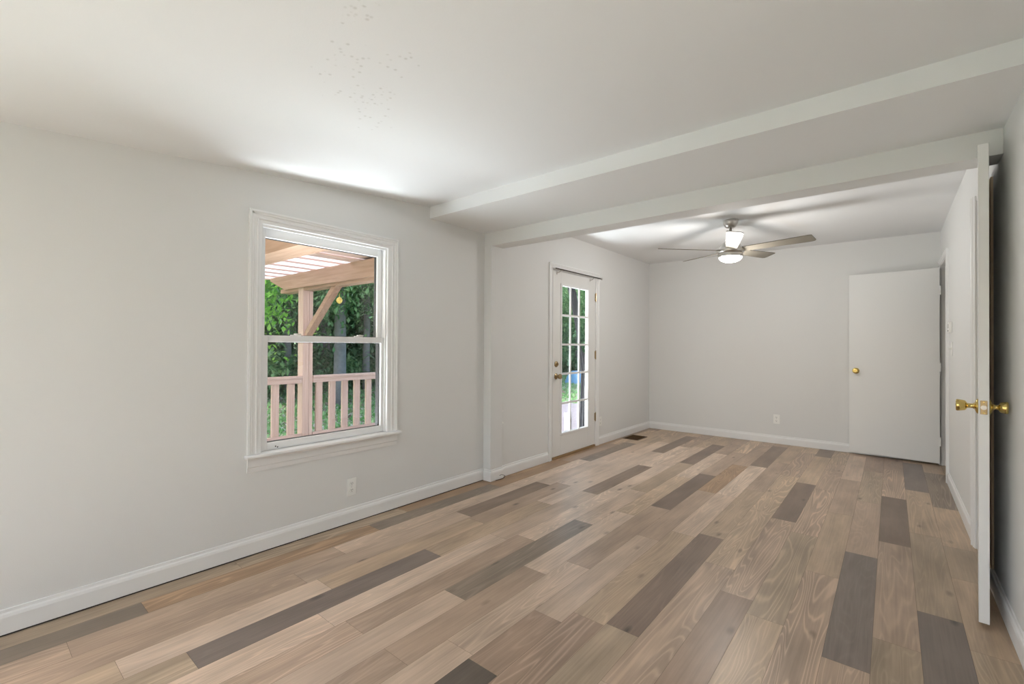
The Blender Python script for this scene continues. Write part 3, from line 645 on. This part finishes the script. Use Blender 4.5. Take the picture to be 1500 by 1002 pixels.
# hanging mesh curtain outside the glazed door
cpts = [(-.35, 4.99, 2.10), (-.35, 5.041, 1.987), (-.35, 5.126, 1.8), (-.35, 5.178, 1.58), (-.35, 5.249, 1.268), (-.35, 5.337, 1.087), (-.35, 5.392, .857), (-.35, 5.385, .6), (-.35, 5.379, .354), (-.35, 5.345, -.095)]
b = MB(); NR = 40
def lerp(t):
    s = t*(len(cpts)-1); i = min(int(s), len(cpts)-2); f = s-i; return Vector(cpts[i]).lerp(Vector(cpts[i+1]), f)
rings = []
for i in range(NR+1):
    t = i/NR; c = lerp(t); rad = .035 + .02*math.sin(t*9) if t < .55 else .055 + .03*(t-.55)
    rings.append([b.verts.new(c + Vector((math.cos(a)*rad*.6*(1+.3*math.cos(7*a)), math.sin(a)*rad*(1+.25*math.cos(5*a+t*4)), 0))) for a in [2*PI*q/40 for q in range(40)]])
for a, c in zip(rings, rings[1:]):
    for q in range(40): b.faces.new((a[q], a[(q+1)%40], c[(q+1)%40], c[q]))
b.faces.new(rings[0][::-1]); b.faces.new(rings[-1])
tag(obj('mesh_curtain', b, M_curtain, None, smooth=True), 'gathered black mesh curtain hanging outside the glazed door', 'curtain')
b = MB(); prism(b, [(-.60, 5.30), (-.56, 5.34), (-.60, 5.38), (-.56, 5.42), (-.60, 5.46), (-.61, 5.46), (-.57, 5.42), (-.61, 5.38), (-.57, 5.34), (-.61, 5.30)], 'z', -.095, .30)
tag(obj('folded_screen', b, M_curtain2, None), 'grey folded screen fabric standing on the deck behind the black curtain', 'screen')

# ground, blue tarp
b = MB(); bmesh.ops.create_grid(b, x_segments=60, y_segments=60, size=45)
for v in b.verts:
    v.co.x -= 40; v.co.y += 20
    v.co.z = -.70 + .10*math.sin(v.co.x*.5)*math.cos(v.co.y*.4) + max(0, -v.co.x-12)*.035
g = struct('ground', b, M_ground, 'grass and leaf litter ground beyond the deck', 'ground')
b = MB()
bmesh.ops.create_grid(b, x_segments=14, y_segments=14, size=1)
for v in b.verts: v.co = Vector((-9.3 + v.co.x*.45, 19.8 + v.co.y*.55, -.66 + .03*math.sin(v.co.x*9)*math.cos(v.co.y*7) + .62*max(0, 1-v.co.x**4)*max(0, 1-v.co.y**4)))
tag(obj('tarp', b, M_tarp, None, smooth=True), 'pale blue tarp draped in a low heap on the lawn seen through the glazed door', 'tarp')

# ---------------------------------------------------------------- trees
def leaf_mesh(name, m, n, size, shape, sd, clumps=60):
    R = random.Random(sd); me = bpy.data.meshes.new(name); V = []; Fc = []; C = []
    cl = []
    for _ in range(clumps):
        while True:
            p = Vector((R.uniform(-1, 1), R.uniform(-1, 1), R.uniform(-1, 1)))
            if .25 < p.length < 1: break
        cl.append((Vector((p.x*shape[0], p.y*shape[1], p.z*shape[2])), R.uniform(.18, .36)*min(shape), R.random()))
    for i in range(n):
        c, rad, sh = R.choice(cl)
        p = c + Vector((R.gauss(0, 1), R.gauss(0, 1), R.gauss(0, .7)))*rad
        s = size*R.uniform(.6, 1.3)
        q = Matrix.Rotation(R.uniform(0, 2*PI), 3, 'Z') @ Matrix.Rotation(R.gauss(0, .75), 3, 'X')
        k = len(V)
        for a in ((0, -.7, 0), (.36, -.1, .08), (0, .75, -.05), (-.36, -.1, .08)): V.append(p + q @ (Vector(a)*s))
        Fc.append((k, k+1, k+2, k+3)); C.append(min(1, max(0, sh*.6+R.random()*.4)))
    me.from_pydata(V, [], Fc); me.materials.append(m)
    at = me.attributes.new('leaf', 'FLOAT', 'FACE'); at.data.foreach_set('value', C)
    return me
crownA = leaf_mesh('foliage', M_leafD, 9500, .12, (2.3, 2.3, 2.6), 1, 70)
crownB = leaf_mesh('foliage', M_leafD, 9000, .11, (2.0, 2.0, 3.0), 2, 60)
crownF = leaf_mesh('foliage', M_leafF, 10000, .21, (3.0, 3.0, 4.0), 3, 80)
shrubA = leaf_mesh('foliage', M_leafD, 2600, .12, (1.2, 1.2, .8), 4, 34)
branchA = leaf_mesh('foliage', M_leafB, 2600, .085, (.8, 1.0, 1.3), 5, 26)
def trunk_mesh(h, r, lean, sd):
    R = random.Random(sd); b = MB(); pts = []; rad = []
    for i in range(9):
        t = i/8; pts.append((lean*t*t*h*.3 + R.uniform(-.03, .03), R.uniform(-.05, .05), t*h)); rad.append(r*(1.25 if i == 0 else 1)*(1-.55*t))
    tube(b, pts, r, 10, rad)
    for k in range(5):
        z = h*(.45+.1*k); a = R.uniform(0, 2*PI); L = R.uniform(1, 1.8)
        tube(b, [(lean*(z/h)**2*h*.3, 0, z), (math.cos(a)*L*.5, math.sin(a)*L*.5, z+.5), (math.cos(a)*L, math.sin(a)*L, z+1.1)], .04, 6, [r*.35, r*.22, r*.1])
    me = bpy.data.meshes.new('trunk'); bmesh.ops.recalc_face_normals(b, faces=b.faces[:]); b.to_mesh(me); b.free(); me.materials.append(M_bark)
    for p_ in me.polygons: p_.use_smooth = True
    return me
trunks = [trunk_mesh(9, .16, .02, 1), trunk_mesh(9, .22, -.05, 2), trunk_mesh(10, .13, .08, 3)]
def gz(x, y): return -.70 + .10*math.sin(x*.5)*math.cos(y*.4) + max(0, -x-12)*.035 - .08
def tree(name, x, y, crown, zc_, sc, tr, label, group, rz=0):
    t = thing(name, (x, y, gz(x, y)), label, 'tree', group, rz=rz)
    if tr is not None:
        o = bpy.data.objects.new('trunk', trunks[tr]); COL.objects.link(o); o.parent = t
    o = bpy.data.objects.new('foliage', crown); COL.objects.link(o); o.parent = t; o.location = (0, 0, zc_); o.scale = (sc, sc, sc)
    return t
RT = random.Random(21)
near = [(-10.5, 6.6, 0), (-11.2, 8.1, 1), (-9.6, 9.9, 2), (-13, 5.0, 1), (-13.5, 10.6, 0), (-8.8, 3.2, 2), (-12.2, 13.0, 0), (-9.0, 14.5, 1), (-11.5, 17.5, 2), (-13.8, 7.6, 2), (-10.5, 23.5, 1), (-14, 27.5, 0)]
for i, (x, y, tr) in enumerate(near):
    tree('forest_tree', x, y, (crownA, crownB)[i % 2], 5.6 + RT.uniform(-.4, .5), RT.uniform(.95, 1.15), tr, 'green woodland tree with a bare grey trunk beyond the deck', 'woodland trees beyond the deck', RT.uniform(0, 6))
i = 0
for y in range(-2, 60, 4):
    for x in (-16.5, -20.5):
        tree('background_tree', x + RT.uniform(-.8, .8) - (0 if y < 22 else (y-22)*.15), y + RT.uniform(-.8, .8), crownF, 3.9 + RT.uniform(-.3, .8), RT.uniform(.95, 1.2), 1 if x > -17 else None, 'dark leafy tree filling the far woodland', 'far woodland trees', RT.uniform(0, 6)); i += 1
for y in range(-2, 50, 3):
    x = -14.6 + RT.uniform(-.9, .9)
    t = thing('shrub', (x, y, gz(x, y)), 'low green undergrowth shrub between the tree trunks', 'shrub', 'undergrowth shrubs')
    o = bpy.data.objects.new('foliage', shrubA); COL.objects.link(o); o.parent = t; o.location = (0, 0, .75); s = RT.uniform(1, 1.7); o.scale = (s*1.2, s*1.2, s)
tree('broadleaf_tree', -7.6, 3.6, branchA, 2.7, 1.15, 2, 'bright yellow green broadleaf tree close behind the left end of the railing', None)

# leaf litter and grass blades on the ground: nobody could count them
def litter(name, m, n, size, sd, xr, yr, up):
    R = random.Random(sd); V = []; Fc = []; C = []
    for i in range(n):
        x = R.uniform(*xr); y = R.uniform(*yr)
        z = -.70 + .10*math.sin(x*.5)*math.cos(y*.4) + max(0, -x-12)*.035 + .02
        q = Matrix.Rotation(R.uniform(0, 2*PI), 3, 'Z') @ Matrix.Rotation(R.gauss(up, .35), 3, 'X'); s_ = size*R.uniform(.5, 1.4); k = len(V)
        for a in ((0, -.5, 0), (.4, 0, .05), (0, .7, 0), (-.4, 0, .05)): V.append(Vector((x, y, z)) + q @ (Vector(a)*s_))
        Fc.append((k, k+1, k+2, k+3)); C.append(R.random())
    me = bpy.data.meshes.new(name); me.from_pydata(V, [], Fc); me.materials.append(m)
    at = me.attributes.new('leaf', 'FLOAT', 'FACE'); at.data.foreach_set('value', C)
    o = bpy.data.objects.new(name, me); COL.objects.link(o); return o
tag(litter('leaf_litter', leafmat('fallen_leaves', (.34, .26, .20), (.80, .80, .74)), 16000, .11, 31, (-14, -3.8), (0, 26), .5), 'pale fallen leaves scattered over the grass beyond the deck railing', 'leaf litter', None, 'stuff')
tag(litter('grass_tuft', leafmat('grass_blades', (.16, .38, .12), (.46, .68, .36)), 16000, .13, 32, (-14, -3.8), (0, 30), 1.2), 'short green grass growing beyond the deck railing', 'grass', None, 'stuff')
